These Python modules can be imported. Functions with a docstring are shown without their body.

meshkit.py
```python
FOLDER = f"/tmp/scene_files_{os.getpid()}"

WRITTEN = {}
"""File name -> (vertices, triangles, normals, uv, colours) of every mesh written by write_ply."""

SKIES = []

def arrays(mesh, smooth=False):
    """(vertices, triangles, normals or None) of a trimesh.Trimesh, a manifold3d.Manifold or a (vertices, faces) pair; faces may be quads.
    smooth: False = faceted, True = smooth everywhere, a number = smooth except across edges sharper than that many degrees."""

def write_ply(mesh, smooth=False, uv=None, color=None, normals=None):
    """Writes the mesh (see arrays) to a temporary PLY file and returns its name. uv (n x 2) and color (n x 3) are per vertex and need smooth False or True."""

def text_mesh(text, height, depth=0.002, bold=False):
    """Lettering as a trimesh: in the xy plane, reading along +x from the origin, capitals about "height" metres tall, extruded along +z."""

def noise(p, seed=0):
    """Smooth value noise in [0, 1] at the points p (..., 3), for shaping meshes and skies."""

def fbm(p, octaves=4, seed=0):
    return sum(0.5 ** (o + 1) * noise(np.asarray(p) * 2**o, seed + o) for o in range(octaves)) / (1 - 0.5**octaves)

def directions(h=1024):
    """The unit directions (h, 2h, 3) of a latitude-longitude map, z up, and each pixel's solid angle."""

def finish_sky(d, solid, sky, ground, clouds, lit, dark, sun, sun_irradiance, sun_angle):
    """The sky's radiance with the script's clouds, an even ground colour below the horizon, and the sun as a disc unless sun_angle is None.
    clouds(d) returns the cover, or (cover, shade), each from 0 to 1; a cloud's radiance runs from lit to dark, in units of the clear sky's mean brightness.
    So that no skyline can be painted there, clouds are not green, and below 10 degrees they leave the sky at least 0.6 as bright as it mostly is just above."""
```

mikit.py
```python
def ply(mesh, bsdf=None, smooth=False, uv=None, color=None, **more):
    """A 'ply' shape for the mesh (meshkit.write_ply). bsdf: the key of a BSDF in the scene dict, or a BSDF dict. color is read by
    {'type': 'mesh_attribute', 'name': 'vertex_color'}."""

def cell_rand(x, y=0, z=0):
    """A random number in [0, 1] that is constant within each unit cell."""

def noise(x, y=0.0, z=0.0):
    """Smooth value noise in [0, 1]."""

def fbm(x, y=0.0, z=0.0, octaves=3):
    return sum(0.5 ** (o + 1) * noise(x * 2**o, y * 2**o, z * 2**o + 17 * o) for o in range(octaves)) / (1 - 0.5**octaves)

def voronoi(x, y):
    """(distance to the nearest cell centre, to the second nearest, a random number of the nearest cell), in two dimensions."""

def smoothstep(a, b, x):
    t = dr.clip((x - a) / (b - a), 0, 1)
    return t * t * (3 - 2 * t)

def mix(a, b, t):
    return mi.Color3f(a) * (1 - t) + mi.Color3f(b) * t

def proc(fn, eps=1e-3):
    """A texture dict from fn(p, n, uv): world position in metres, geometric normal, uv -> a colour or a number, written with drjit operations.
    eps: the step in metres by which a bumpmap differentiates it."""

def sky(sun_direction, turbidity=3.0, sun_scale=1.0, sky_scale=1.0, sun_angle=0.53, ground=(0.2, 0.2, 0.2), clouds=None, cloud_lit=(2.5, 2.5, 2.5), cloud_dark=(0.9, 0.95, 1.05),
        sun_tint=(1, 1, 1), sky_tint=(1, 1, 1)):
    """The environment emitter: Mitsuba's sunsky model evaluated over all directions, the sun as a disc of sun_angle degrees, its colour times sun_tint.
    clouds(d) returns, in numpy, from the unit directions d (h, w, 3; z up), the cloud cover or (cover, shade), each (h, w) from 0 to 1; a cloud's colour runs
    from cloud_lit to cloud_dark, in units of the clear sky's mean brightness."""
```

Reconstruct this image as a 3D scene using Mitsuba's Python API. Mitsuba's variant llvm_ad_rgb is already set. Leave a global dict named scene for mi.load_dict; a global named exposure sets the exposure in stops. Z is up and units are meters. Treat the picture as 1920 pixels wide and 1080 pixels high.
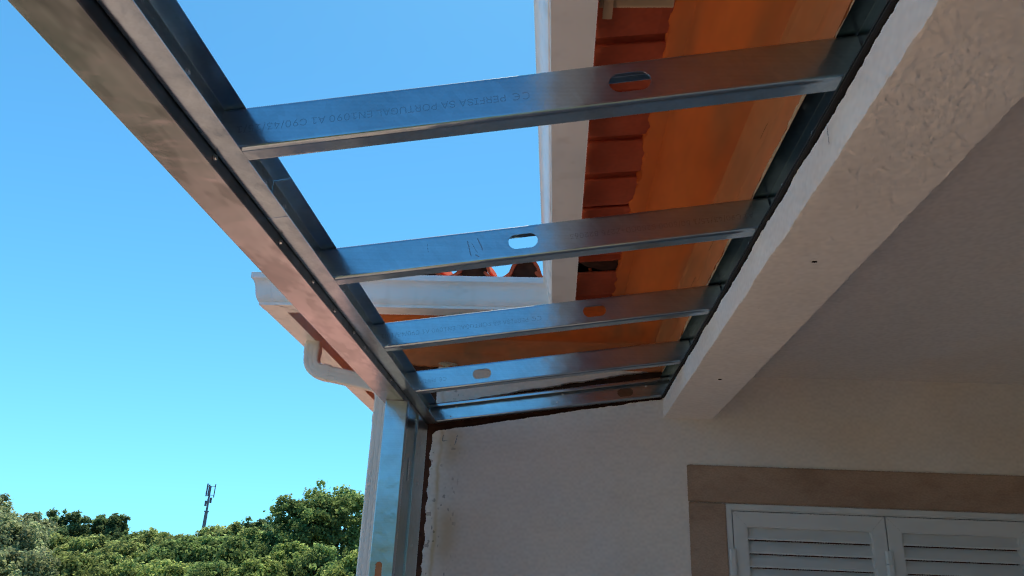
import math, numpy as np, trimesh, mitsuba as mi, drjit as dr, mikit, meshkit
from mikit import proc, noise, fbm, voronoi, smoothstep, mix
from shapely.geometry import LineString, Polygon, box as sbox
from shapely import affinity
import shapely

scene, labels = {'type': 'scene'}, {}
RNG = np.random.default_rng(7)
EYE = 1.65                                    # eye height; all shapes below are written relative to the eye, then lifted

# ------------------------------------------------------------------ camera, sky, exposure
PITCH, YAW, ROLL, FOCAL = 0.3651, -0.0663, 0.0439, 1441.1
_F = np.array([math.sin(YAW) * math.cos(PITCH), math.cos(YAW) * math.cos(PITCH), math.sin(PITCH)])
_R0 = np.array([math.cos(YAW), -math.sin(YAW), 0]); _U0 = np.cross(_R0, _F)
_U = -_R0 * math.sin(ROLL) + _U0 * math.cos(ROLL)
T = mi.ScalarTransform4f
scene['camera'] = {'type': 'perspective', 'fov': math.degrees(2 * math.atan(960 / FOCAL)), 'fov_axis': 'x', 'near_clip': 0.05, 'far_clip': 2000.0,
                   'to_world': T().look_at(origin=[0, 0, EYE], target=[float(_F[0]), float(_F[1]), float(EYE + _F[2])], up=[float(v) for v in _U]),
                   'film': {'type': 'hdrfilm', 'width': 1024, 'height': 576}}
SUN = (0.03, math.cos(math.radians(71)), math.sin(math.radians(71)))
scene['sky_light'] = mikit.sky(SUN, turbidity=3, sky_tint=(0.58, 1.26, 1.40), sun_scale=1.3, sun_tint=(1.03, 1, .90))
exposure = 2.1

# ------------------------------------------------------------------ materials
def rgb(*c): return {'type': 'rgb', 'value': list(c)}
def diffuse(name, fn, rough=None):
    scene[name] = {'type': 'twosided', 'bsdf': {'type': 'diffuse', 'reflectance': proc(fn) if callable(fn) else rgb(*fn)}}
def bumped(name, colour, height, scale, rough=0.9, eps=1e-3, spec=0.2):
    scene[name] = {'type': 'twosided', 'bsdf': {'type': 'bumpmap', 'height': proc(height, eps=eps), 'scale': scale,
                   'bsdf': {'type': 'principled', 'base_color': proc(colour), 'roughness': rough, 'specular': spec}}}

def steel_colour(p, n, uv):
    sp = voronoi((p.x + p.z * .7) * 70, (p.y + p.z * .6) * 70)[2]
    gr = noise(p.x * 320, p.y * 320, p.z * 320)
    m = fbm(p.x * 9, p.y * 9, p.z * 9)
    streak = noise(p.x * 6, p.y * 60, p.z * 260)
    v = 0.46 + 0.04 * (sp - .5) + .16 * (m - .5) + .05 * (streak - .5) + .05 * (gr - .5)
    return mi.Color3f(v * .82, v, v * 1.12)
def steel_rough(p, n, uv):
    return 0.17 + 0.11 * (fbm(p.x * 14, p.y * 14, p.z * 14) - .3)
def steel_h(p, n, uv):
    return fbm(p.x * 30, p.y * 30, p.z * 30) + .12 * noise(p.x * 200, p.y * 200, p.z * 200)
scene['steel'] = {'type': 'twosided', 'bsdf': {'type': 'bumpmap', 'height': proc(steel_h, eps=2e-3), 'scale': .0006, 'bsdf': {'type': 'blendbsdf', 'weight': .12,
    'a': {'type': 'principled', 'base_color': proc(steel_colour), 'metallic': 1.0, 'roughness': proc(steel_rough), 'specular': .5},
    'b': {'type': 'principled', 'base_color': rgb(.55, .55, .56), 'metallic': 1.0, 'roughness': .62}}}}
def dirty_colour(p, n, uv):
    m = fbm(p.x * 14 + 3 * noise(p.x * 5, p.y * 5), p.y * 5, p.z * 9, 4)
    blot = smoothstep(.45, .62, fbm(p.x * 26, p.y * 11, 3.3))
    sm = noise(p.x * 60, p.y * 9, 5.)
    v = 0.38 + .26 * (m - .5) - .10 * blot + .06 * (sm - .5)
    return mi.Color3f(v * .95, v * .96, v * 1.0)
def dirty_rough(p, n, uv):
    return 0.20 + 0.16 * fbm(p.x * 20, p.y * 8, p.z * 9)
def dirty_h(p, n, uv):
    w = fbm(p.x * 16 + 2 * noise(p.x * 9, p.y * 9), p.y * 26, p.z * 16, 4)
    return w * (.35 + 1.1 * smoothstep(1.6, .6, p.y))
scene['dirty_steel'] = {'type': 'twosided', 'bsdf': {'type': 'bumpmap', 'height': proc(dirty_h, eps=2e-3), 'scale': .0022, 'bsdf': {'type': 'principled', 'base_color': proc(dirty_colour), 'metallic': 1.0, 'roughness': proc(dirty_rough), 'specular': .5}}}
scene['shaded_steel'] = {'type': 'twosided', 'bsdf': {'type': 'principled', 'base_color': proc(lambda p, n, uv: steel_colour(p, n, uv) * mi.Color3f(.50, .58, .58)), 'metallic': 1.0, 'roughness': proc(steel_rough), 'specular': .5}}  # same steel, tinted darker to paint shade into the recessed channels
scene['screw_steel'] = {'type': 'twosided', 'bsdf': {'type': 'principled', 'base_color': rgb(.62, .63, .64), 'metallic': 1.0, 'roughness': .3}}
scene['print_ink'] = {'type': 'twosided', 'bsdf': {'type': 'principled', 'base_color': rgb(.29, .33, .37), 'metallic': 1., 'roughness': .28}}
scene['ink_smudge'] = {'type': 'twosided', 'bsdf': {'type': 'principled', 'base_color': rgb(.24, .25, .29), 'metallic': .9, 'roughness': .4}}
scene['shade_black'] = {'type': 'twosided', 'bsdf': {'type': 'principled', 'base_color': rgb(.012, .012, .013), 'roughness': .8}}  # near-black colour for the painted shade under the ledger track

def plaster_colour(p, n, uv):
    m = fbm(p.x * 3, p.y * 3, p.z * 3, 4); g = noise(p.x * 90, p.y * 90, p.z * 90)
    warm = smoothstep(.5, .75, fbm(p.x * 2.2 + 9, p.y * 2.2, p.z * 2.2))
    v = .68 + .12 * (m - .5) + .10 * (g - .5)
    return mi.Color3f(v * (1 + .03 * warm), v * (.95 - .01 * warm), v * (.89 - .05 * warm))
def wall_colour(p, n, uv):
    # end wall: rust and damp stains run down beside the cut left edge
    z = p.z - 1.65
    base = plaster_colour(p, n, uv)
    wob = .034 * (fbm(p.x * 0, p.y, z * 5) - .5) + .01 * (noise(1.3, 2.1, z * 31.) - .5)
    run = dr.exp(-dr.square((p.x + .553 - wob) / .010)) * smoothstep(-.9, .1, z) * (.35 + .65 * noise(2., 1., z * 7.))
    halo = dr.exp(-dr.square((p.x + .50 - 2 * wob) / .045)) * smoothstep(.35, .8, noise(0., 3., z * 5. + 4)) * .55
    speck = smoothstep(.74, .80, noise(p.x * 85, 0., z * 50)) * smoothstep(.52, .66, noise(p.x * 22, 5., z * 12)) * smoothstep(-.42, -.52, p.x) * .5
    base = mix(base, mi.Color3f(.52, .38, .19), dr.clip(run * .8 + halo, 0, .7))
    patch = smoothstep(.42, .72, fbm(p.x * 2.6 + .8 * noise(p.x * 5, 0., z * 5), 2.2, z * 1.3, 4)) * .07
    return mix(base, mi.Color3f(.10, .08, .07), dr.clip(speck + patch, 0, 1))
def rough_plaster_h(p, n, uv):
    grain = fbm(p.x * 150, p.y * 150, p.z * 150, 3)
    bump = smoothstep(.66, .80, noise(p.x * 105, p.y * 105, p.z * 105)) * smoothstep(.42, .62, fbm(p.x * 9, p.y * 9, p.z * 9))
    return grain + .55 * bump + .35 * fbm(p.x * 22, p.y * 22, p.z * 22)
def fine_plaster_h(p, n, uv):
    return .8 * fbm(p.x * 120, p.y * 120, p.z * 120, 3) + 1.6 * fbm(p.x * 9, p.y * 9, p.z * 9) + 1.1 * fbm(p.x * 7 + 3 * noise(p.x * 2, p.y * 2, p.z * 2), p.y * 30, p.z * 34, 3)
bumped('beam_plaster', plaster_colour, rough_plaster_h, .0050, eps=2e-3)
bumped('wall_plaster', wall_colour, fine_plaster_h, .002, eps=2e-3)
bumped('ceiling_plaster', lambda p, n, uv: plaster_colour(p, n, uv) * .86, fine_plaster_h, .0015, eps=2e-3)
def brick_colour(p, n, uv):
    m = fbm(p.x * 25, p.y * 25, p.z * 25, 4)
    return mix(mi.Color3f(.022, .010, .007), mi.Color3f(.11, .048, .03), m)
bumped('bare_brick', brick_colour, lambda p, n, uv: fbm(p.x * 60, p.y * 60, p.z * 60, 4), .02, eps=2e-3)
bumped('broken_mortar', lambda p, n, uv: mix(mi.Color3f(.36, .24, .14), mi.Color3f(.62, .50, .36), fbm(p.x * 60, p.y * 60, p.z * 60)), lambda p, n, uv: fbm(p.x * 120, p.y * 120, p.z * 120), .006)
def ochre_colour(p, n, uv):
    m = fbm(p.x * 4 + .3, p.y * 2.2, p.z * 4, 4); g = fbm(p.x * 40, p.y * 12, p.z * 40)
    st = smoothstep(.52, .75, fbm(p.x * 7, p.y * 1.2, p.z * 7 + 4))
    c = mix(mi.Color3f(.54, .108, .020), mi.Color3f(.67, .185, .042), m)
    c = mix(c, mi.Color3f(.36, .14, .055), st * .8)
    c = mix(c, mi.Color3f(.36, .185, .10), smoothstep(1.118, 1.108, p.z - 1.65) * (.35 + .5 * fbm(p.x * 6, p.y * 3, p.z * 20)))
    crack = smoothstep(.0014, .0005, dr.abs(p.z - 1.65 - 1.066 - .012 * (fbm(0., p.y * 3, 1.5) - .5))) * smoothstep(.62, .75, noise(0., p.y * 9, 2.2))
    return c * (.90 + .2 * g) * (1 - .5 * crack)
bumped('ochre_paint', ochre_colour, lambda p, n, uv: fbm(p.x * 70, p.y * 70, p.z * 70), .0014, rough=.75)
def tile_colour(p, n, uv):
    m = fbm(p.x * 8, p.y * 8, p.z * 8); g = noise(p.x * 120, p.y * 120, p.z * 120)
    k = mikit.cell_rand(dr.floor(p.y / .22), dr.floor(p.x / .22))
    return mix(mi.Color3f(.34, .062, .028), mi.Color3f(.46, .11, .052), m) * (.82 + .14 * g + .2 * k)
bumped('terracotta', tile_colour, lambda p, n, uv: fbm(p.x * 90, p.y * 90, p.z * 90), .0012, rough=.85)
def white_metal(p, n, uv):
    m = fbm(p.x * 5, p.y * 5, p.z * 5); st = smoothstep(.6, .8, noise(p.x * 24, p.y * 24, p.z * 3)); d = .5 * st +  smoothstep(.55, .8, fbm(p.x * 17, p.y * 17, p.z * 17 + 3))
    return mix(mi.Color3f(.74, .735, .72) * (.94 + .12 * m), mi.Color3f(.45, .42, .37), dr.clip(d, 0, 1) * .25)
scene['gutter_white'] = {'type': 'twosided', 'bsdf': {'type': 'principled', 'base_color': proc(white_metal), 'roughness': .38, 'specular': .5}}
scene['pipe_cream'] = {'type': 'twosided', 'bsdf': {'type': 'principled', 'base_color': proc(lambda p, n, uv: white_metal(p, n, uv) * mi.Color3f(.95, .90, .84)), 'roughness': .42, 'specular': .5}}
def stone_colour(p, n, uv):
    m = fbm(p.x * 6, p.y * 6, p.z * 6, 5); g = noise(p.x * 180, p.y * 180, p.z * 180); c = smoothstep(.5, .75, fbm(p.x * 14 + 7, p.y * 14, p.z * 22))
    return mix(mix(mi.Color3f(.26, .165, .115), mi.Color3f(.44, .315, .235), m), mi.Color3f(.24, .12, .075), c * .22) * (.88 + .24 * g)
bumped('surround_stone', stone_colour, lambda p, n, uv: fbm(p.x * 80, p.y * 80, p.z * 80), .001, rough=.65)
scene['shutter_paint'] = {'type': 'twosided', 'bsdf': {'type': 'principled', 'base_color': proc(lambda p, n, uv: mi.Color3f(.56, .575, .57) * (.92 + .14 * fbm(p.x * 8, p.y * 8, p.z * 20))), 'roughness': .38, 'specular': .5}}
diffuse('dark_void', (.006, .005, .005))
diffuse('timber', lambda p, n, uv: mi.Color3f(.42, .30, .19) * (.75 + .5 * noise(p.x * 6, p.y * 90, p.z * 90)))
diffuse('paving', lambda p, n, uv: mix(mi.Color3f(.33, .245, .22), mi.Color3f(.41, .315, .285), fbm(p.x * 2, p.y * 2)) * (.9 + .2 * noise(p.x * 30, p.y * 30)))
diffuse('drive', lambda p, n, uv: mix(mi.Color3f(.38, .205, .19), mi.Color3f(.46, .265, .25), fbm(p.x * 2, p.y * 2)))
diffuse('lawn', lambda p, n, uv: mix(mi.Color3f(.035, .05, .035), mi.Color3f(.075, .085, .065), fbm(p.x * 3, p.y * 3)))
diffuse('porch_tile', lambda p, n, uv: mix(mi.Color3f(.30, .205, .17), mi.Color3f(.38, .265, .22), fbm(p.x * 2, p.y * 2)))
diffuse('dry_grass', lambda p, n, uv: mix(mi.Color3f(.10, .12, .045), mi.Color3f(.24, .20, .11), fbm(p.x * .5, p.y * .5, 0., 4)))
diffuse('bark', lambda p, n, uv: mi.Color3f(.10, .075, .055) * (.6 + .8 * noise(p.x * 12, p.y * 12, p.z * 4)))
scene['mast_grey'] = {'type': 'twosided', 'bsdf': {'type': 'principled', 'base_color': rgb(.10, .13, .17), 'roughness': .6, 'metallic': .2}}
scene['leaf'] = {'type': 'principledthin', 'base_color': {'type': 'mesh_attribute', 'name': 'vertex_color'}, 'roughness': .55, 'diff_trans': 1.25, 'spec_trans': 0.0}

# ------------------------------------------------------------------ helpers
def key_for(name):
    if name not in scene: return name
    k = 1
    while f'{name}_{k:03d}' in scene: k += 1
    return f'{name}_{k:03d}'
def add(name, mesh, mat, smooth=30, label=None, cat=None, kind=None, group=None, **kw):
    """One entry of the scene: name is the full key, numbered when it is taken."""
    name = key_for(name)
    m = mesh.copy() if isinstance(mesh, trimesh.Trimesh) else mesh
    m.apply_translation([0, 0, EYE])
    scene[name] = mikit.ply(m, mat, smooth=smooth, **kw)
    tag(name, label, cat, kind, group)
    return name
def tag(name, label=None, cat=None, kind=None, group=None):
    d = {k: v for k, v in (('label', label), ('category', cat), ('kind', kind), ('group', group)) if v}
    if d: labels[name] = d
def bx(x0, x1, y0, y1, z0, z1):
    return trimesh.creation.box(bounds=[[x0, y0, z0], [x1, y1, z1]])
def cat(*ms): return trimesh.util.concatenate(list(ms))
def rounded(pts, r, n=4):
    """Polyline with its inner corners rounded."""
    pts = [np.array(p, float) for p in pts]; out = [pts[0]]
    for a, b, c in zip(pts, pts[1:], pts[2:]):
        u, v = (a - b) / np.linalg.norm(a - b), (c - b) / np.linalg.norm(c - b)
        rr = min(r, .45 * np.linalg.norm(a - b), .45 * np.linalg.norm(c - b))
        for t in np.linspace(0, 1, n + 1):
            out.append((1 - t) ** 2 * (b + u * rr) + 2 * t * (1 - t) * b + t * t * (b + v * rr))
    return np.array(out + [pts[-1]])
def sheet(pts, t, r=.0028, n=4):
    """Section of a folded sheet of thickness t along the polyline."""
    return LineString(rounded(pts, r, n)).buffer(t / 2, cap_style='flat', join_style='round', quad_segs=3)
def extrude(poly, length): return trimesh.creation.extrude_polygon(poly, length, engine='earcut')
AX_X = np.array([[0, 0, 1, 0], [1, 0, 0, 0], [0, 1, 0, 0], [0, 0, 0, 1.]])     # section (y, z), length along x
AX_Y = np.array([[1, 0, 0, 0], [0, 0, -1, 0], [0, 1, 0, 0], [0, 0, 0, 1.]])    # section (x, z), length along -y
def along_x(poly, x0, x1):
    m = extrude(poly, x1 - x0); m.apply_transform(AX_X); m.apply_translation([x0, 0, 0]); return m
def along_y(poly, y0, y1):
    m = extrude(poly, y1 - y0); m.apply_transform(AX_Y); m.apply_translation([0, y1, 0]); return m
def upright(poly, y0, y1):
    """A plate drawn in (x, z), standing between y0 and y1."""
    return along_y(poly, y0, y1)
def cut(a, b): return trimesh.boolean.difference([a, b], engine='manifold')
def ragged(p0, p1, amp, step, seed, fine=1.0):
    """Points from p0 to p1, broken like chipped plaster."""
    p0, p1 = np.array(p0, float), np.array(p1, float); L = np.linalg.norm(p1 - p0); n = max(2, int(L / step))
    t = np.linspace(0, 1, n + 1); d = (p1 - p0) / L; nn = np.array([-d[1], d[0]])
    q = np.stack([t * L * 9, t * 0, t * 0], 1)
    off = (meshkit.fbm(q, 3, seed) - .5) * 2 * amp + (meshkit.fbm(q * 6, 3, seed + 9) - .5) * amp * fine
    off[0] = off[-1] = 0
    return [tuple(p0 + d * (a * L) + nn * o) for a, o in zip(t, off)]
def sweep(poly, path):
    """Closed section (d, z) along the eaves: path(d) gives the plan points for the offset d."""
    ring = np.array(shapely.geometry.polygon.orient(poly).exterior.coords)[:-1]
    cols = np.stack([np.array([[*xy, z] for xy in path(d)]) for d, z in ring])           # ring x path x 3
    n, m = cols.shape[:2]; v = cols.reshape(-1, 3); f = []
    for i in range(n):
        j = (i + 1) % n
        for k in range(m - 1):
            a, b, c, e = i * m + k, j * m + k, j * m + k + 1, i * m + k + 1
            f += [[a, b, c], [a, c, e]]
    _, tri = trimesh.creation.triangulate_polygon(Polygon(ring), engine='earcut')
    for (k, flip) in ((0, True), (m - 1, False)):
        for t in tri: f.append([t[0] * m + k, t[2] * m + k, t[1] * m + k] if flip else [t[0] * m + k, t[1] * m + k, t[2] * m + k])
    me = trimesh.Trimesh(v, f, process=False); me.fix_normals(); return me
def screw(pos, axis, r=.0048):
    """Self-drilling screw: washer, hexagonal head and dimple."""
    w = trimesh.creation.cylinder(r * 1.25, .0012, sections=14); w.apply_translation([0, 0, .0006])
    h = trimesh.creation.cylinder(r, .0042, sections=6); h.apply_translation([0, 0, .0030])
    top = trimesh.creation.cone(r * .86, .0012, sections=6); top.apply_translation([0, 0, .0050])
    m = cat(w, h, top); m.apply_transform(trimesh.geometry.align_vectors([0, 0, 1], axis)); m.apply_translation(pos); return m

# ------------------------------------------------------------------ ground
add('dry_ground', bx(-900, 900, -300, 1500, -EYE - 2.0, -EYE - .06), 'dry_grass', label='dry grassy ground', kind='structure')
add('terrace_paving', bx(-9, .45, -6, 7.0, -EYE - .2, -EYE), 'paving', label='pinkish grey terrace paving', kind='structure')
add('brick_drive', bx(-9, -.83, 7.0, 17, -EYE - .2, -EYE + .003), 'drive', label='pink brick drive beyond the terrace', kind='structure')
add('lawn', bx(-5.6, -2.3, -6, 5.8, -EYE - .2, -EYE + .004), 'lawn', label='strip of lawn beside the terrace', kind='structure')
add('porch_floor', bx(.45, 2.9, -6, 3.70, -EYE - .2, -EYE), 'porch_tile', label='tiled porch floor', kind='structure')

# ------------------------------------------------------------------ house
WX, WY, WL = .505, 3.67, -.787                 # faces of the right wing, end wall, left side
H = 'house'
tag(H, 'cream plastered house with orange cornice, terracotta tiles, white gutter and louvred shutters', 'house')
# rough masonry behind the cut plaster
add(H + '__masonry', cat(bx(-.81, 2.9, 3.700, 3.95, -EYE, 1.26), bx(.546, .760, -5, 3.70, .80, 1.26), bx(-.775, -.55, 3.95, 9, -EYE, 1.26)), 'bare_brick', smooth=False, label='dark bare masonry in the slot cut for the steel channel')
# lower plaster of the end wall, chipped along its left and top edges
left = ragged((-.606, -EYE), (-.596, .645), .009, .005, 3, 2.0)
top = ragged((-.578, .663), (.505, .850), .0045, .006, 5)
door = [(.772, -EYE), (.772, .376), (2.14, .376), (2.14, -EYE)]
wall = Polygon(left + top + [(.505, .97), (2.9, .97), (2.9, -EYE)][0:3] + door[::-1])
if not wall.is_valid: wall = wall.buffer(0)
wm = upright(wall, 3.670, 3.699)
add(H + '__end_wall', wm, 'wall_plaster', smooth=False, label='shaded plaster end wall with chipped, rust-stained left edge')
up = ragged((-.590, .790), (.505, 1.003), .006, .006, 11)
add(H + '__upper_plaster', upright(Polygon(up + [(.505, 1.06), (-.590, 1.06)]), 3.670, 3.699), 'wall_plaster', smooth=False, label='strip of plaster above the wall channel with a ragged lower edge')
# two thin pencil marks and a dent near the wall's top corner
mk = [upright(Polygon(ragged((x0, z0), (x1, z1), .0012, .006, 30 + i) + [(x1 + .002, z1), (x0 + .002, z0)]).buffer(.0006), 3.6692, 3.6698)
      for i, (x0, z0, x1, z1) in enumerate(((-.545, .615, -.543, .645), (-.545, .615, -.520, .618), (-.484, .600, -.475, .648)))]
for q_ in mk: add(H + '__end_wall__scratch', q_, 'ink_smudge', smooth=False)

# plastered edge beam of the porch: chipped top arris, soft lower arris, rough soffit
def edge_beam():
    ys = np.r_[np.arange(-2.6, .6, .05), np.arange(.6, 3.6695, .006), 3.6695]; rows = []
    q = np.stack([ys, ys * 0, ys * 0], 1)
    chip = (meshkit.fbm(q * 7, 3, 21) - .5) * .012 + (meshkit.fbm(q * 55, 3, 22) - .5) * .009
    a1 = (meshkit.fbm(q * 5, 3, 23) - .5) * .010; a2 = (meshkit.fbm(q * 80, 2, 24) - .5) * .006; a3 = (meshkit.fbm(q * 95, 2, 25) - .5) * .007 + (meshkit.fbm(q * 12, 2, 26) - .5) * .002
    for i, y in enumerate(ys):
        e = .505 + a1[i] * .4
        sec = [(.600, .858), (.512, .850 + chip[i] * .6), (e, .846 + chip[i]), (e, .81), (e + .0005, .768 + a2[i]), (e + .003 + a1[i] * .3, .7605 + a2[i]), (e + .010, .7585 + a2[i] * .4)]
        sec += [(x, .758 + (meshkit.fbm(np.array([x * 16, y * 16, 3.]), 3, 27) - .5) * .0012) for x in np.linspace(.54, .715, 7)]
        sec += [(.733 + a3[i], .7585), (.737 + a3[i], .763), (.737, .80), (.738, .990)]
        rows.append([(x, y, z) for x, z in sec])
    v = np.array(rows); n, m = v.shape[:2]; idx = np.arange(n * m).reshape(n, m)
    f = np.stack([idx[:-1, :-1], idx[1:, :-1], idx[1:, 1:], idx[:-1, 1:]], -1).reshape(-1, 4)
    me = trimesh.Trimesh(v.reshape(-1, 3), np.vstack([f[:, [0, 1, 2]], f[:, [0, 2, 3]]]), process=False)
    return me
eb = edge_beam()
if eb.face_normals[np.argmin(np.abs(eb.triangles_center - [.6, 2, .758]).sum(1))][2] > 0: eb.invert()
add(H + '__edge_beam', eb, 'beam_plaster', smooth=35, label='rough plastered edge beam running along the porch ceiling')
for x, y in ((.620, 2.91), (.617, 1.756)):
    d = trimesh.creation.cylinder(.0042, .004, sections=12); d.apply_scale([1.6, .7, 1]); d.apply_translation([x, y, .7575])
    add(H + '__edge_beam__drill_hole', d, 'dark_void')
crk = upright(Polygon([(0, 0), (.001, 0), (.0012, .046), (.0002, .046)]), 0, .0006)
crk.apply_transform(trimesh.transformations.rotation_matrix(math.radians(90), [0, 0, 1])); crk.apply_translation([.5025, 1.285, .795])
add(H + '__edge_beam__crack', crk, 'ink_smudge', smooth=False)
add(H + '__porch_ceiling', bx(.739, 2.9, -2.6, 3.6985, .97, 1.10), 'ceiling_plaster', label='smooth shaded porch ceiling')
add(H + '__porch_wall', bx(2.9, 3.1, -2.6, 3.95, -EYE, 1.25), 'wall_plaster')
add(H + '__porch_wall', bx(.95, 2.9, -2.6, -2.4, -EYE, .969), 'wall_plaster')
add(H + '__corner_band', bx(-.825, -.690, 3.672, 3.699, -EYE, .30), 'ochre_paint', label='orange painted band on the wall corner behind the post')

# moulded cornice, gutter and tiles follow the eaves: right wing, inner corner, back wing, outer corner, left side
def eaves(y0, y1): return lambda d: [(WX - d, y0), (WX - d, WY - d), (WL - d, WY - d), (WL - d, y1)]
corn = [(.0, .985), (.003, 1.055), (.020, 1.085), (.036, 1.098), (.042, 1.112), (.075, 1.118), (.115, 1.132), (.150, 1.152), (.185, 1.178), (.205, 1.198), (.212, 1.206), (.216, 1.214), (.250, 1.220), (.262, 1.226), (.264, 1.262), (-.029, 1.262), (-.029, .985)]
def dense_cornice():
    """The moulding with a chipped fillet and a broken lower edge."""
    def resampled(d):
        c = [(WX - d, y) for y in np.r_[np.arange(-2.6, .7, .1), np.arange(.7, WY - .30, .02)]] + [(WX - d, WY - d)]
        c += [(x, WY - d) for x in np.r_[np.arange(WX - .30, WL - .001, -.03)]] + [(WL - d, WY - d)] + [(WL - d, y) for y in np.arange(WY, 9, .3)]
        return c
    m = sweep(Polygon(corn), resampled)
    v = np.array(m.vertices); n1 = (meshkit.fbm(v * [11, 11, 0], 3, 41) - .5); n2 = (meshkit.fbm(v * [45, 45, 0], 3, 42) - .5); n3 = meshkit.fbm(v * [3, 3, 0], 2, 44) - .5
    low = v[:, 2] < .99; v[low, 2] += n1[low] * .026 + n2[low] * .016
    d = np.minimum(np.abs(WX - v[:, 0]), np.abs(WY - v[:, 1]))
    tip = (d > .255) & (d < .27); v[tip, 0] += n1[tip] * .034 + n2[tip] * .020; v[tip, 1] += n1[tip] * .02
    body = ~low & ~tip & (d > .01); v[body, 2] += n3[body] * .006
    m.vertices = v; return m
add(H + '__cornice', dense_cornice(), 'ochre_paint', smooth=22, label='orange painted moulded cornice under the tiles')
for x, y, z, s, k in ((-.552, 3.655, .992, 1., 1), (-.520, 3.658, .990, .7, 2)):
    b = trimesh.creation.icosphere(3, .022 * s); b.vertices = b.vertices * [1.5, .8, .45] * (.75 + .6 * meshkit.fbm(b.vertices * 60, 3, k))[:, None]; b.apply_translation([x, y, z])
    add(H + '__cornice__broken_mortar', b, 'broken_mortar', smooth=False)
# ragged pale edge of the broken plaster above the ledger channel
ysr = np.arange(.7, 3.64, .008); q = np.stack([ysr * 9, ysr * 0, ysr * 0], 1)
lo = .976 + (meshkit.fbm(q, 3, 61) - .5) * .022 + (meshkit.fbm(q * 6, 3, 62) - .5) * .012
prof = [[(.5045, y, l + .007), (.5035 - w, y, l + .002), (.507, y, l - .003), (.512, y, l)] for y, h, l, w in zip(ysr, lo, lo, .003 * meshkit.fbm(q * 5, 3, 63))]
v = np.array(prof); n, m_ = v.shape[:2]; idx = np.arange(n * m_).reshape(n, m_); f = np.stack([idx[:-1, :-1], idx[:-1, 1:], idx[1:, 1:], idx[1:, :-1]], -1).reshape(-1, 4)
add(H + '__cornice__broken_edge', trimesh.Trimesh(v.reshape(-1, 3), np.vstack([f[:, [0, 1, 2]], f[:, [0, 2, 3]]]), process=False), 'broken_mortar', smooth=False, label='pale crumbly edge of the cut cornice plaster')

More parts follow.
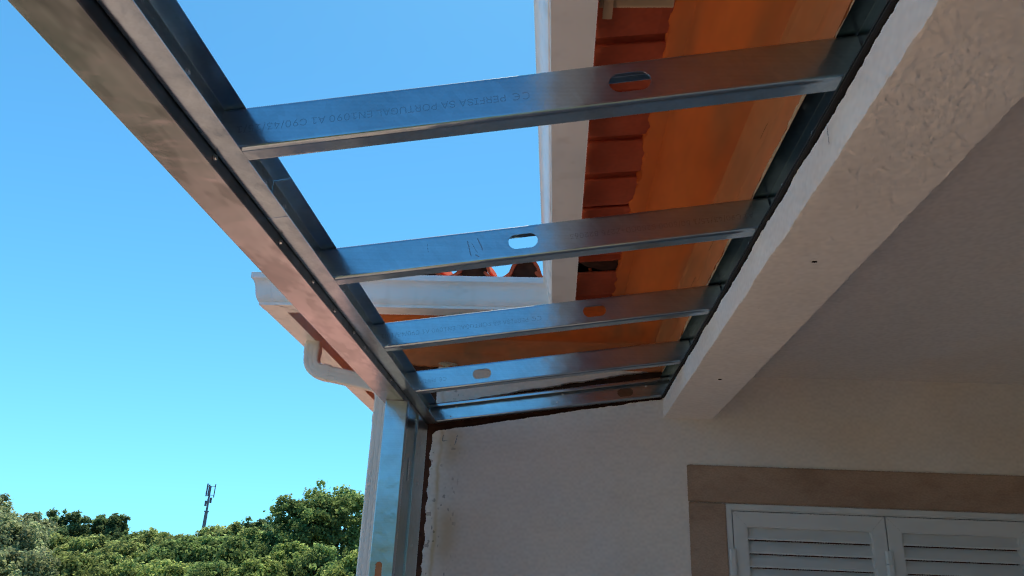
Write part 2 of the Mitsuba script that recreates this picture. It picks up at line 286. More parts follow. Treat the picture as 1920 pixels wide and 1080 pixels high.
gut = [(.440, 1.205), (.440, 1.100), (.5345, 1.100), (.5365, 1.113), (.5400, 1.114), (.5440, 1.121), (.5485, 1.132), (.5515, 1.146), (.5535, 1.162), (.5560, 1.178), (.5600, 1.192), (.5650, 1.203), (.5745, 1.212), (.5750, 1.236), (.5660, 1.236), (.5660, 1.228)]
add(H + '__gutter', sweep(LineString(gut).buffer(.0010, cap_style='flat', join_style='mitre'), eaves(-2.6, 9)), 'gutter_white', smooth=30, label='white ogee gutter folded round the eaves')
outer = LineString(gut[2:14])
for (cx, cy, sx) in ((WX, WY, 1), (WL, WY, 1)):
    # mitre piece: a strip of gutter 55 mm either side of the corner, 1.5 mm proud
    strip = outer.buffer(.0028, cap_style='flat', join_style='mitre')
    strip = LineString([(d, z) for d, z in gut[1:14]]).buffer(.0026, cap_style='flat', join_style='mitre')
    if cx == WX: path = lambda d: [(WX - d, WY - d - .075 + (d - .55) * 0), (WX - d, WY - d), (WX - d - .075, WY - d)]
    else: path = lambda d: [(WL - d + .072, WY - d), (WL - d, WY - d), (WL - d, WY - d + .072)]
    add(H + '__gutter__mitre_piece', sweep(strip, path), 'gutter_white', smooth=30)
# downpipe: ribbed rectangular pipe, outlet from the left gutter, swan neck back to the wall, then down
def ribbed(w, dpt, ribs=3, depth=.0013):
    pts = []
    def side(a, b, n):
        a, b = np.array(a), np.array(b); d = (b - a) / np.linalg.norm(b - a); nn = np.array([d[1], -d[0]])
        for t in np.linspace(0, 1, n, endpoint=False):
            s = abs(math.sin(math.pi * t * ribs)); pts.append(tuple(a + (b - a) * (.06 + .88 * t) - nn * depth * (1 - min(1, s * 2.2))))
    h, k = w / 2, dpt / 2
    side((-h, -k), (h, -k), 24); side((h, -k), (h, k), 18); side((h, k), (-h, k), 24); side((-h, k), (-h, -k), 18)
    return np.array(pts)
def tube_along(section, pts, up=(0, 1, 0)):
    pts = np.array(pts, float); t = np.gradient(pts, axis=0); t /= np.linalg.norm(t, axis=1, keepdims=True); n = len(section); v = []
    for p, d in zip(pts, t):
        s = np.cross(np.array(up, float), d); s /= np.linalg.norm(s); u = np.cross(d, s)
        v.append(p + section[:, :1] * s + section[:, 1:] * u)
    v = np.concatenate(v); f = []
    for i in range(len(pts) - 1):
        for j in range(n):
            a, b, c, e = i * n + j, i * n + (j + 1) % n, (i + 1) * n + (j + 1) % n, (i + 1) * n + j
            f += [[a, b, c], [a, c, e]]
    m = trimesh.Trimesh(v, f, process=False); m.fix_normals(); return m
sec = ribbed(.074, .058)
neck = rounded([(-1.243, 3.70, 1.100), (-1.243, 3.70, .955), (-.862, 3.715, .885), (-.862, 3.715, -.10)], .075, 8)
dense = [neck[0]]
for a, b in zip(neck, neck[1:]):
    k = max(1, int(np.linalg.norm(b - a) / .03)); dense += [a + (b - a) * t for t in np.linspace(0, 1, k + 1)[1:]]
dense = np.array(dense)
# pleats in the inner side of the first bend
add(H + '__downpipe', tube_along(sec, np.vstack([dense, [[-.862, 3.715, -EYE]]])), 'pipe_cream', smooth=40, label='cream ribbed downpipe with a swan neck under the corner gutter')
for (p, d) in (((-1.243, 3.70, 1.075), (0, 0, -1)), ((-1.18, 3.7025, .945), (.98, .04, -.18)), ((-.862, 3.715, .74), (0, 0, -1))):
    d = np.array(d) / np.linalg.norm(d); p = np.array(p)
    add(H + '__downpipe__collar', tube_along(ribbed(.079, .063), [p, p + d * .02, p + d * .04]), 'pipe_cream', smooth=40)

# terracotta tiles along the eaves (first course), the roof behind them as corrugated sheets
PIT = .30
def tile_mesh(pan, roll, rise, length, thick=.012, seed=0, dip=.010):
    W = pan + roll; r = np.random.default_rng(seed)
    a = np.r_[np.linspace(0, pan, 9), np.linspace(pan, W + .018, 12)[1:]]
    z = np.where(a <= pan, dip * ((a - pan / 2) / (pan / 2)) ** 2, dip + rise * np.sin(np.pi * np.clip((a - pan) / (roll + .018), 0, 1)) ** .7)
    line = LineString(np.stack([a, z], 1)).buffer(thick / 2, cap_style='round', quad_segs=3)
    m = extrude(line, length)                      # x = across, y = height, z = up the slope
    return m
def place_tile(m, origin, across, up, pit=PIT):
    c = np.array(across, float); s = np.array([up[0], up[1], pit]); s /= np.linalg.norm(s); h = np.cross(s, c); h = h if h[2] > 0 else -h
    M = np.eye(4); M[:3, 0] = c; M[:3, 1] = h; M[:3, 2] = s; M[:3, 3] = origin
    o = m.copy(); o.apply_transform(M)
    if np.linalg.det(M[:3, :3]) < 0: o.invert()
    return o
rngt = np.random.default_rng(3)
P = .2205
for i in range(-18, 9):
    y = 1.555 + P * i
    if 2.84 < y < 2.9 or y > 3.1: continue
    t = tile_mesh(.172, .0485, .034, .46)
    o = place_tile(t, (-.005 + rngt.uniform(-.006, .006), y + rngt.uniform(-.004, .004), 1.214 + rngt.uniform(-.003, .003)), (0, 1, 0), (1, 0), .085)
    add(H + '__roof__tile', o, 'terracotta', smooth=40)
for i in range(0, 6):
    x = -.088 - .2257 * i
    o = place_tile(tile_mesh(.112, .1137, .075, .46, .014, dip=.028), (x - .015 + rngt.uniform(-.004, .004), 3.140 + rngt.uniform(-.006, .006), 1.246 + rngt.uniform(-.002, .002)), (-1, 0, 0) if False else (1, 0, 0), (0, 1))
    add(H + '__roof__tile', o, 'terracotta', smooth=40)
    aa = np.linspace(.118, .226, 12); pg = Polygon([(a, .022 + .075 * math.sin(math.pi * (a - .112) / .1317) ** .7) for a in aa] + [(.226, .002), (.118, .002)])
    add(H + '__roof__mortar_plug', place_tile(extrude(pg, .05), (x - .015, 3.17, 1.262), (1, 0, 0), (0, 1)), 'bare_brick', smooth=False)
o = place_tile(tile_mesh(.16, .06, .04, .40), (.005, 3.03, 1.216), (0, 1, 0), (1, 0), .085); add(H + '__roof__tile', o, 'terracotta', smooth=40)
lump = trimesh.creation.icosphere(4, .06); lump.vertices = lump.vertices * [1.6, .8, .55] * (.7 + .7 * meshkit.fbm(lump.vertices * 22, 4, 5))[:, None]; lump.apply_translation([.185, 2.965, 1.268])
add(H + '__roof__mortar_lump', lump, 'bare_brick', smooth=40, label='dark mortar lump in the gap between tiles at the valley')
add(H + '__roof__batten', cat(bx(.072, .228, 1.20, 1.322, 1.150, 1.190), bx(.080, .10, 1.17, 1.34, 1.135, 1.1495)), 'timber', smooth=False, label='timber batten showing past the nearest eave tile')
ud = bx(-.03, .60, 2.6, 3.30, 0, .012); ud.apply_transform(trimesh.transformations.rotation_matrix(-math.atan(.085), [0, 1, 0])); ud.apply_translation([0, 0, 1.285])
add(H + '__roof__dark_backing', ud, 'dark_void', smooth=False)  # added near-black panel, paints the dark of the gap between tiles
def corrugated(right):
    """Sheets of further tile courses behind the first course, up to the ridges."""
    if right:
        xs_, ys_ = np.arange(.34, 3.4, .12), np.arange(-2.6, 7.2, .02)
        X, Y = np.meshgrid(xs_, ys_, indexing='ij'); Z = 1.185 + PIT * X + .02 * np.sin(2 * np.pi * (Y - 1.555) / P) ** 3
        keep = lambda c: c[:, 1] < 3.15 + (c[:, 0] + .02) + .02
    else:
        ys_, xs_ = np.arange(3.56, 6.6, .12), np.arange(-4.0, 3.4, .02)
        Y, X = np.meshgrid(ys_, xs_, indexing='ij'); Z = 1.222 + PIT * (Y - 3.16) + .022 * np.sin(2 * np.pi * (X + .13) / .2257) ** 3
        keep = lambda c: (c[:, 0] < c[:, 1] - 3.15 - .02 + .02) & (c[:, 0] > -1.25 + (c[:, 1] - 3.16))
    n, m = X.shape; idx = np.arange(n * m).reshape(n, m); f = np.stack([idx[:-1, :-1], idx[1:, :-1], idx[1:, 1:], idx[:-1, 1:]], -1).reshape(-1, 4)
    v = np.stack([X, Y, Z], -1).reshape(-1, 3); c = v[f].mean(1); f = f[keep(c)]
    me = trimesh.Trimesh(v, np.vstack([f[:, [0, 1, 2]], f[:, [0, 2, 3]]]), process=False); me.remove_unreferenced_vertices(); return me
add(H + '__roof__tile_field', corrugated(True), 'terracotta', smooth=True, kind='stuff')
add(H + '__roof__tile_field', corrugated(False), 'terracotta', smooth=True, kind='stuff')
xl, yl = np.meshgrid(np.arange(-1.31, 1.5, .12), np.arange(3.1, 9, .04), indexing='ij'); zl = 1.205 + PIT * (xl + 1.31) + .02 * np.sin(2 * np.pi * yl / .2257) ** 3
idx = np.arange(xl.size).reshape(xl.shape); f = np.stack([idx[:-1, :-1], idx[1:, :-1], idx[1:, 1:], idx[:-1, 1:]], -1).reshape(-1, 4); v = np.stack([xl, yl, zl], -1).reshape(-1, 3); c = v[f].mean(1)
f = f[(c[:, 0] + 1.25 < c[:, 1] - 3.16 + .03)]; me = trimesh.Trimesh(v, np.vstack([f[:, [0, 1, 2]], f[:, [0, 2, 3]]]), process=False); me.remove_unreferenced_vertices()
add(H + '__roof__tile_field', me, 'terracotta', smooth=True, kind='stuff')

# stone surround and louvred shutters
def bevel(m, b=.003): return m
def block(x0, x1, y0, y1, z0, z1, b=.004, seed=1):
    r = sbox(x0 + b, z0 + b, x1 - b, z1 - b).buffer(b, quad_segs=2)
    m = upright(r, y0 + b, y1); f = upright(sbox(x0 + b, z0 + b, x1 - b, z1 - b), y0, y0 + b + .001)
    return cat(m, f)
add(H + '__door_surround__lintel', block(.606, 2.31, 3.655, 3.70, .3775, .5425), 'surround_stone', smooth=False)
add(H + '__door_surround__jamb', block(.608, .7715, 3.656, 3.70, -EYE, .3745), 'surround_stone', smooth=False)
add(H + '__door_surround__jamb', block(2.1405, 2.31, 3.656, 3.70, -EYE, .3745), 'surround_stone', smooth=False)
tag(H + '__door_surround', 'brown stone surround of the shuttered door')
S = H + '__shutter_door'
tag(S, 'pale grey louvred shutters in the stone surround')
add(S + '__fixed_frame', cat(bx(.773, .798, 3.664, 3.73, -EYE, .374), bx(2.112, 2.1395, 3.664, 3.73, -EYE, .374), bx(.798, 2.112, 3.664, 3.73, .351, .374), bx(.798, 2.112, 3.674, 3.73, .345, .351)), 'shutter_paint', smooth=False)
add(S + '__backing', bx(.775, 2.138, 3.745, 3.75, -EYE, .37), 'shutter_paint')
add(S + '__gap', bx(.7985, .806, 3.695, 3.70, -EYE, .345), 'dark_void'); add(S + '__gap', bx(1.468, 1.484, 3.709, 3.712, -EYE, .345), 'dark_void'); add(S + '__gap', bx(.80, 2.11, 3.695, 3.698, .338, .352), 'dark_void')  # near-black strips behind the leaf gaps stand in for their shade
for x0, x1 in ((.803, 1.473), (1.479, 2.108)):
    zt = .3415; st = .058
    fr = cat(bx(x0, x0 + st, 3.668, 3.708, -EYE + .02, zt), bx(x1 - st, x1, 3.668, 3.708, -EYE + .02, zt), bx(x0 + st, x1 - st, 3.6685, 3.7075, zt - .060, zt), bx(x0 + st, x1 - st, 3.6685, 3.7075, -EYE + .02, -EYE + .10), bx(x0 + st, x1 - st, 3.6685, 3.7075, -.78, -.70),
             bx(x0 + st, x0 + st + .006, 3.672, 3.700, -EYE + .1, zt - .06), bx(x1 - st - .006, x1 - st, 3.672, 3.700, -EYE + .1, zt - .06), bx(x0 + st, x1 - st, 3.672, 3.700, zt - .066, zt - .060))
    # mitred corner joints scribed into the frame
    add(S + '__leaf_frame', fr, 'shutter_paint', smooth=False)
    for s_ in (0, 1):
        px, pz = (x0 if s_ == 0 else x1), zt
        dx = st if s_ == 0 else -st
        g = upright(Polygon([(px, pz), (px + dx, pz - .060), (px + dx, pz - .0588), (px + .0012 * np.sign(dx), pz)]), 3.6677, 3.6690)
        add(S + '__joint_line', g, 'ink_smudge', smooth=False)
    lou = Polygon(rounded([(3.6725, -.004), (3.6735, -.010), (3.680, -.005), (3.717, .062), (3.7155, .066), (3.7105, .064), (3.6725, -.004)], .001, 2))
    z = zt - .066 - .0440
    while z > -EYE + .1:
        if not (-.80 < z < -.68):
            sl = along_x(lou.buffer(0), x0 + st + .006, x1 - st - .006); sl.apply_translation([0, 0, z]); add(S + '__slat', sl, 'shutter_paint', smooth=False)
        z -= .0585
    if x0 < 1: hs = (.797, .123)
    else: hs = (1.4762, .140)
    for zc in (hs[1], hs[1] - .85):
        hp = []
        for zo in (.0285, -.0285):
            rb = LineString([(-.006, 0), (.006, 0)]).buffer(.0105, quad_segs=6)
            k_ = extrude(rb, .054); k_.apply_translation([hs[0] - .004, 3.662, zc + zo - .027]); hp.append(k_)
        hp.append(bx(hs[0] - .008, hs[0] + .002, 3.656, 3.666, zc - .004, zc + .004))
        add(S + '__hinge', cat(*hp), 'shutter_paint', smooth=40)

# ------------------------------------------------------------------ galvanised steel frame
G = 'steel_roof_frame'
tag(G, 'unfinished galvanised steel roof frame of joists, tracks, beam and post fixed to the house', 'steel frame')
ZJ, SL = .7822, math.atan(.1474); CS, SN = math.cos(SL), math.sin(SL)
TILT = np.array([[CS, 0, -SN, 0], [0, 1, 0, 0], [SN, 0, CS, ZJ], [0, 0, 0, 1.]])
def tilted(m, y): m.apply_transform(TILT); m.apply_translation([0, y, 0]); return m
TH = .0012
BR = .0085
csec = sheet([(.043 - .0006, .015), (.043 - .0006, .0006), (.0006, .0006), (.0006, .0894), (.043 - .0006, .0894), (.043 - .0006, .075)], TH, BR, 6)
def slot(a, w=.075, h=.040, t=.02, b=.045):
    p = LineString([(a - w / 2 + h / 2, b), (a + w / 2 - h / 2, b)]).buffer(h / 2, quad_segs=10)
    return upright(p, -t, t)
def joist(y, a0, a1, slots, flip=False):
    p = csec if not flip else affinity.scale(csec, -1, 1, origin=(0, 0))
    m = along_x(p, a0, a1)
    for s_ in slots: m = cut(m, slot(s_))
    return tilted(m, y)
def print_line(text, a_start, a_end, y, ce, h=.0140, b=.0415):
    """Inkjet line on the web, reading from right to left and upside down, as the joist was fitted."""
    ms, x = [], 0.
    t = meshkit.text_mesh(text, h, .0003)
    if ce:
        def arc(cx, bar):
            r = h * .5; p = LineString([(cx + r * math.cos(u), h / 2 + r * math.sin(u)) for u in np.linspace(math.radians(55), math.radians(305), 20)]).buffer(h * .07)
            if bar: p = p.union(sbox(cx - r, h * .43, cx + r * .25, h * .57))
            return extrude(p, .0003)
        ms += [arc(h * .5, False), arc(h * 1.75, True)]; x = h * 2.9
    w = a_start - a_end - x; ext = t.bounds[1][0]
    t.apply_scale([w / ext, 1, 1]); t.apply_translation([x, 0, 0]); ms.append(t)
    m = cat(*ms); m.apply_translation([0, -h / 2, 0])
    m.apply_transform(np.array([[-1, 0, 0, a_start], [0, 0, -1, .0000], [0, -1, 0, b], [0, 0, 0, 1.]]))
    return tilted(m, y)
JY = (1.1607, 1.7867, 2.3993, 3.0191)
JS = ((.126,), (-.090,), (.124,), (-.304,))
JL = ('steel joist nearest the camera, printed, with a slot right of the gutter', 'second steel joist with smudges and a slot showing sky', 'third steel joist with a slot showing orange cornice', 'fourth steel joist with a slot showing grey plaster')
JT = (('PERFISA SA PORTUGAL EN1090 A1 C90/43/15/1', -.056, -.585, True), ('A1 C90/43/15/1 50/6000 S280GD+Z275 822063', .500, .030, False),
      ('PERFISA SA PORTUGAL EN1090 A1 C90/43/15/1', -.054, -.585, True), ('PERFISA', -.450, -.560, True))
jk = []
for y, s_, l, (tx, a, e, ce) in zip(JY, JS, JL, JT):
    k = add(G + '__joist', joist(y, -.613, .545, s_), 'steel', smooth=35, label=l); jk.append(k)
    add(k + '__printed_text', print_line(tx, a, e, y, ce), 'print_ink', smooth=False)
# dark smears on the second and first joists
for (k, y, strokes) in ((jk[1], JY[1], ((-.232, .062, -.226, .020, .0022), (-.221, .055, -.209, .028, .0012), (-.205, .066, -.196, .034, .0024), (-.214, .022, -.206, .016, .002), (-.335, .070, -.334, .045, .0008))),):
    ms = []
    for i, (a0, b0, a1, b1, w) in enumerate(strokes):
        pts = ragged((a0, b0), (a1, b1), .002, .003, 70 + i)
        ms.append(upright(LineString(pts).buffer(w * .6), -.0003, .0002))
    add(k + '__smudge', tilted(cat(*ms), y), 'ink_smudge', smooth=False)
# channel on the end wall: opens to the camera
wt = cut(along_x(affinity.scale(csec, -1, 1, origin=(0, 0)), -.622, .548), slot(.336))
k = add(G + '__wall_channel', tilted(wt, 3.664), 'steel', smooth=35, label='steel channel screwed along the end wall')
sp_ = upright(LineString([(.318, .045), (.354, .045)]).buffer(.0195, quad_segs=10), .0008, .0016)
add(k + '__slot_plate', tilted(sp_, 3.664), 'shaded_steel', smooth=35)
for a, b in ((-.484, .069), (-.513, .026), (.036, .071), (.004, .036), (.440, .064)):
    add(k + '__screw', tilted(screw((a, -.0012, b), [0, -1, 0]), 3.664), 'screw_steel', smooth=False)
# ledger track along the plastered beam, opening to the left
led = sheet([(.497, -.0008), (.549, -.0008), (.549, .0912), (.510, .0912)], TH, .0025)
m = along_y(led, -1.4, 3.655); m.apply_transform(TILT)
k = add(G + '__ledger_track', m, 'shaded_steel', smooth=35, label='steel ledger track along the plastered edge beam')  # darker steel colour imitates the dim reflections inside the track
for y in (1.44, 1.669, 2.009, 2.339, 2.62, 2.93, 3.35):
    p = screw((.5482, y, .058), [-1, 0, 0]); p.apply_transform(TILT); add(k + '__screw', p, 'screw_steel', smooth=False)
tp = along_y(Polygon([(.500, -.0018), (.5305, -.0018), (.5305, -.0050), (.500, -.0050)]), -1.4, 3.655); tp.apply_transform(TILT)  # added strip: the shaded gap between track and plaster, as black colour
add(k + '__sealing_tape', tp, 'shade_black', smooth=False, label='black strip standing in for the shade under the ledger track')
# header track (two lengths with an open joint) on the inner side of the boxed header beam
trk = sheet([(-.571, .6980), (-.6160, .6912), (-.6160, .7815), (-.5775, .7875)], TH, .0025)
tk = []
for y0, y1, l in ((-1.4, 1.4245, 'near length of steel header track'), (1.4265, 3.655, 'far length of steel header track')):
    tk.append(add(G + '__header_track', along_y(trk, y0, y1), 'steel', smooth=35, label=l))
for y, z in ((1.017, .756), (1.38, .750), (1.499, .757), (2.02, .755), (2.72, .757)):
    add(tk[0 if y < 1.42 else 1] + '__screw', screw((-.6154, y, z), [1, 0, 0]), 'screw_steel', smooth=False)
bs = sbox(-.7125, .6665, -.6180, .756).buffer(-.003).buffer(.003, quad_segs=4)
bs = bs.difference(bs.buffer(-.0014))
k = add(G + '__header_beam', along_y(bs, -1.4, 3.655), 'dirty_steel', smooth=35, label='boxed steel header beam with a stained underside')
for y, z in ((1.163, .682), (1.516, .678), (1.76, .681), (1.968, .677), (2.182, .682), (2.324, .679), (2.375, .682), (2.75, .680)):
    add(k + '__screw', screw((-.6172, y, z), [1, 0, 0]), 'screw_steel', smooth=False)
# post: front stud with a slot, side stud, wall stud with screws
def stud(section, x, y, z0=-EYE, z1=.6645):
    m = extrude(section, z1 - z0); m.apply_translation([x, y, z0]); return m
front = sheet([(-.0880, .043), (-.0894, .043 - .0006), (-.0894, .0006), (-.0006, .0006), (-.0006, .043)], TH, .0030, 5)
fm = stud(front, -.6015, 3.030)
vs = extrude(LineString([(0, -.055), (0, .0)]).buffer(.0125, quad_segs=8), .02); vs.apply_transform(np.array([[1, 0, 0, -.655], [0, 0, -1, 3.04], [0, 1, 0, .0385], [0, 0, 0, 1.]]))
k = add(G + '__post', cut(fm, vs), 'steel', smooth=35, label='steel front stud of the corner post with an upright slot')
side = sheet([(-.043, .2305), (-.043, .2465 + .0), (-.0006, .2465), (-.0006, .0006), (-.043, .0006), (-.043, .0150)][1:5], TH, .003, 5)
sm = stud(side, 0, 0); sm.apply_transform(trimesh.transformations.rotation_matrix(math.radians(1.6), [0, 0, 1])); sm.apply_translation([-.6035, 3.0765, 0])
add(G + '__post__side_stud', sm, 'shaded_steel', smooth=35)  # darker steel colour makes this stud read as a shaded recess
wallst = sheet([(-.043, .0006), (-.0006, .0006), (-.0006, .252), (-.043, .252)], TH, .003, 5)
kk = add(G + '__post__wall_stud', stud(wallst, -.6015, 3.3055), 'steel', smooth=35)
for y, z in ((3.401, .557), (3.406, .383), (3.389, .126), (3.40, -.12)):
    add(kk + '_screw' if False else G + '__post__screw', screw((-.6010, y, z), [1, 0, 0], .006), 'screw_steel', smooth=False)
pl = extrude(LineString([(0, -.035), (0, .035)]).buffer(.013, quad_segs=8), .0012); pl.apply_transform(np.array([[0, 0, 1, -.6040], [1, 0, 0, 3.185], [0, 1, 0, .415], [0, 0, 0, 1.]]))
add(G + '__post__slot_plate', pl, 'steel', smooth=35)

# ------------------------------------------------------------------ mast
MX, MY = -53.45, 120.0
def cyl(x, y, z0, z1, r, sections=12):
    c = trimesh.creation.cylinder(r, z1 - z0, sections=sections); c.apply_translation([x, y, (z0 + z1) / 2]); return c
def cone_between(a, b, r0, r1, sec=9):
    a, b = np.array(a, float), np.array(b, float); L = np.linalg.norm(b - a); ang = np.arange(sec) * 2 * np.pi / sec
    v = np.vstack([np.stack([r0 * np.cos(ang), r0 * np.sin(ang), 0 * ang], 1), np.stack([r1 * np.cos(ang), r1 * np.sin(ang), 0 * ang + L], 1)])
    f = [[i, (i + 1) % sec, sec + (i + 1) % sec] for i in range(sec)] + [[i, sec + (i + 1) % sec, sec + i] for i in range(sec)]
    m = trimesh.Trimesh(v, f, process=False); m.apply_transform(trimesh.geometry.align_vectors([0, 0, 1], (b - a) / L)); m.apply_translation(a); return m
tag('telecom_mast', 'slim grey telecom mast with antenna panels beyond the trees', 'mast')
add('telecom_mast__pole', cat(cone_between((MX, MY, -EYE), (MX, MY, 8.2), .34, .24), cone_between((MX, MY, 8.2), (MX, MY, 12.0), .16, .12), cyl(MX, MY, 8.1, 8.3, .34)), 'mast_grey')
for i, (a, z0, z1) in enumerate(((10, 10.3, 12.35), (130, 10.5, 12.25), (250, 10.4, 12.3))):
    u = np.array([math.cos(math.radians(a)), math.sin(math.radians(a))]); p = np.array([MX, MY]) + u * .68
    b = bx(-.05, .05, -.11, .11, z0, z1); b.apply_transform(trimesh.transformations.rotation_matrix(math.radians(a), [0, 0, 1])); b.apply_translation([*p, 0])
    add('telecom_mast__antenna_panel', b, 'mast_grey', smooth=False)
    for z in (z0 + .35, z1 - .4): add('telecom_mast__bracket', cone_between((MX, MY, z), (*p, z), .045, .045, 6), 'mast_grey')
for a, z in ((60, 9.9), (170, 9.4), (290, 9.7)):
    u = np.array([math.cos(math.radians(a)), math.sin(math.radians(a))]); p = np.array([MX, MY]) + u * .4
    add('telecom_mast__radio_unit', bx(p[0] - .12, p[0] + .12, p[1] - .12, p[1] + .12, z - .4, z + .4), 'mast_grey', smooth=False)

# ------------------------------------------------------------------ trees
_R = _R0 * math.cos(ROLL) + _U0 * math.sin(ROLL)
def heading(u, v):
    """A direction in the world, used only to lay out where each distant tree stands."""
    d = _F + _R * (u - 960) / FOCAL + _U * (540 - v) / FOCAL; return d / d[1]
def leaves(centre, radii, n_clump, n_leaf, clump, size, tint, seed, sparse=0., shell=.55):
    r = np.random.default_rng(seed)
    d = r.normal(size=(n_clump, 3)); d /= np.linalg.norm(d, axis=1, keepdims=True)
    lump = .62 + .72 * meshkit.fbm(d * 1.9 + seed * 3.1, 3, seed)[:, None]
    rad = (shell + (1 - shell) * r.random((n_clump, 1)) ** .6) * lump
    c = d * rad * np.array(radii)
    cs = clump * r.uniform(.45, 1.6, n_clump)
    ctint = r.uniform(.6, 1.4, n_clump)
    w = cs ** 2 / (cs ** 2).sum(); which = r.choice(n_clump, n_leaf, p=w)
    q = r.normal(size=(n_leaf, 3)); q /= np.linalg.norm(q, axis=1, keepdims=True)
    q *= (r.random((n_leaf, 1)) ** .5) * np.where(r.random((n_leaf, 1)) < .10, 1.5, 1.)
    pos = c[which] + q * cs[which][:, None] * [1.1, 1.1, .85]
    nrm = q + .8 * d[which] * .5 + [0, 0, .35] + .75 * r.normal(size=(n_leaf, 3)); nrm /= np.linalg.norm(nrm, axis=1, keepdims=True)
    t = np.cross(nrm, r.normal(size=(n_leaf, 3))); t /= np.linalg.norm(t, axis=1, keepdims=True); b = np.cross(nrm, t)
    s = size * r.uniform(.6, 1.35, (n_leaf, 1)); t *= s; b *= s * .62
    pos = pos + np.array(centre)
    v = np.stack([pos - t, pos + b, pos + t, pos - b], 1).reshape(-1, 3)
    i = np.arange(n_leaf)[:, None] * 4
    f = np.vstack([i + [0, 1, 2], i + [0, 2, 3]])
    col = np.array(tint) * (ctint[which] * r.uniform(.75, 1.25, n_leaf))[:, None] * (1 + r.normal(size=(n_leaf, 3)) * [.06, .03, .06])
    return trimesh.Trimesh(v, f, process=False), np.repeat(np.clip(col, .01, .5), 4, axis=0), c + centre
DARK, MID, OLIVE, GREY, BRIGHT = (.150, .225, .105), (.190, .285, .110), (.232, .305, .118), (.260, .325, .185), (.255, .345, .120)
#   kind, u, v of the crown top, metres away, half width, tint, label
TREES = [
 ('oak_tree', 636, 909, 33, 1.85, MID, 'tall broad oak with a rounded crown just left of the steel post', 15000),
 ('oak_tree', 566, 936, 31.5, 1.25, MID, 'narrower oak leaning on the left of the tall oak by the post', 11000),
 ('oak_tree', 492, 966, 46, 1.15, DARK, 'small dark tree with a pointed wispy top left of the tall oak', 6000),
 ('scrub_tree', 455, 985, 41, 1.6, OLIVE, 'sunlit olive scrub crown right of the mast foot', 9000),
 ('scrub_tree', 412, 993, 43, 1.35, OLIVE, 'pale feathery scrub crown just right of the mast', 8000),
 ('scrub_tree', 348, 1006, 46, 1.7, OLIVE, 'low yellowish scrub crown just left of the mast', 8000),
 ('scrub_tree', 300, 998, 52, 1.5, OLIVE, 'low flat scrub crown on the skyline between mast and dark oaks', 7000),
 ('scrub_tree', 262, 1000, 55, 1.6, MID, 'low crown on the skyline right of the pair of dark oaks', 7000),
 ('oak_tree', 205, 965, 60, 1.8, DARK, 'dark rounded oak, right one of the pair on the left skyline', 10000),
 ('oak_tree', 120, 962, 58, 2.2, DARK, 'dark broad oak, left one of the pair on the left skyline', 11000),
 ('scrub_tree', 66, 962, 50, 1.7, GREY, 'greyish green crown between the left edge tree and the dark oaks', 9000),
 ('pale_tree', -30, 905, 27, 1.55, GREY, 'pale loose tree at the left edge of the view', 7000),
 ('pale_tree', 22, 968, 25, 1.15, GREY, 'blurry green crown in the lower left corner', 10000),
 ('scrub_tree', 105, 1003, 42, 1.7, OLIVE, 'yellow green crown below the left dark oak', 10000),
 ('scrub_tree', 185, 1010, 40, 1.7, OLIVE, 'yellow green crown below the right dark oak', 10000),
 ('scrub_tree', 250, 1022, 37, 1.5, OLIVE, 'olive crown low in the middle of the wood', 9000),
 ('oak_tree', 335, 1018, 34, 1.35, MID, 'deep green crown low beneath the mast', 10000),
 ('oak_tree', 400, 1008, 32, 1.3, MID, 'deep green crown low right of the mast', 10000),
 ('oak_tree', 470, 1005, 31, 1.3, MID, 'deep green crown low left of the tall oak', 10000),
 ('bush', 545, 1018, 27, 1.0, BRIGHT, 'bright green bush in front of the narrower oak', 9000),
 ('bush', 600, 1034, 26.5, .95, MID, 'rounded bush below the tall oak', 9000),
 ('bush', 668, 1046, 25, .9, BRIGHT, 'bright green bush at the foot of the post', 8000),
 ('bush', 480, 1050, 25, .9, BRIGHT, 'bright low bush at the bottom edge below the narrower oak', 8000),
 ('bush', 405, 1060, 25, .95, MID, 'dark low bush at the bottom edge below the mast', 8000),
 ('bush', 320, 1052, 27, 1.0, BRIGHT, 'light green bush at the bottom edge left of the mast', 8000),
 ('bush', 225, 1050, 27, 1.15, OLIVE, 'olive bush at the bottom edge below the right dark oak', 8000),
 ('bush', 130, 1040, 27, 1.1, OLIVE, 'olive bush at the bottom edge below the left dark oak', 8000),
 ('bush', 45, 1030, 22, 1.0, GREY, 'soft green bush at the bottom edge beside the left corner', 8000),
]
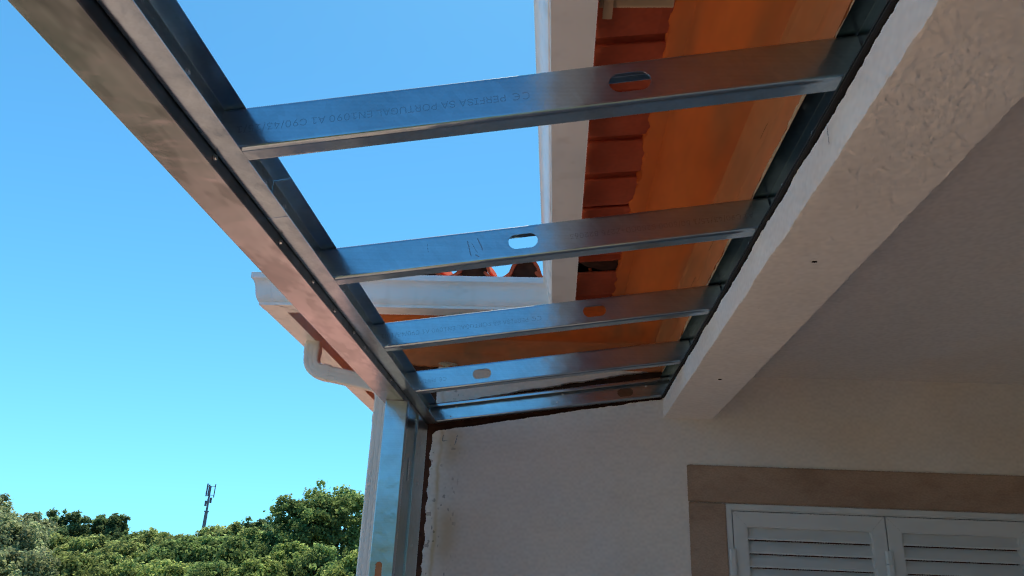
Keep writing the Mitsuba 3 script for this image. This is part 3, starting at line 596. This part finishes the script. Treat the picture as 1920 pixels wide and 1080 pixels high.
def trunk_mesh(x, y, ztop, r0, rad, seed):
    r = np.random.default_rng(seed); z0 = -EYE - .1; zf = z0 + (ztop - z0) * .45; ms = [cone_between((x, y, z0), (x + r.uniform(-.1, .1), y, zf), r0, r0 * .7)]
    for k in range(6):
        a = r.uniform(0, 2 * np.pi); e = np.array([x + math.cos(a) * rad * .6, y + math.sin(a) * rad * .6, zf + (ztop - zf) * r.uniform(.35, .8)])
        mid = (np.array([x, y, zf]) + e) / 2 + [0, 0, .15]; ms += [cone_between((x, y, zf - .15), mid, r0 * .55, r0 * .35, 7), cone_between(mid, e, r0 * .35, r0 * .1, 7)]
    return cat(*ms)
for i, (kind, u, vv, D, w, tint, lab, nl) in enumerate(TREES):
    p = heading(u, vv) * D; zt = p[2]; zb = -EYE + (.25 if kind == 'bush' else .9)
    rz = (zt - zb) / 2; c = (p[0], p[1], zt - rz * .97); k = key_for(kind)
    while k in labels: k = f"{kind}_{int(k.rsplit('_', 1)[1]) + 1 if k[-3:].isdigit() else 1:03d}"
    tag(k, lab, 'bush' if kind == 'bush' else 'tree')
    pale = kind == 'pale_tree' and vv < 950
    big = u == 636
    m, col, cl = leaves(c, (w, w, rz), 110 if pale else (260 if big else 170), int(nl * (1.7 if big else 2.1)), .20 * w ** .5 if not pale else .17, (.0020 if D > 40 else .0023) * D, tint, 100 + i, shell=.5)
    add(k + '__crown', m, 'leaf', smooth=False, color=col)
    add(k + '__trunk', trunk_mesh(c[0], c[1], zt, .09 + .02 * w, w, 200 + i), 'bark')

# wood behind the viewer, seen only in the steel and in the light
lv = [leaves((x, -15 + dy, .2), (2.4, 2., 2.3 + h), 60, 3500, .5, .11, MID, 400 + j)[:2] for j, (x, dy, h) in enumerate(((-11, 1, 0), (-7, -1, .5), (-3.2, .5, .2), (.8, -.5, .8), (5, 1, .2)))]
add('rear_wood', cat(*[a for a, _ in lv]), 'leaf', smooth=False, color=np.vstack([b for _, b in lv]), label='wood behind the terrace', cat='wood', kind='stuff')
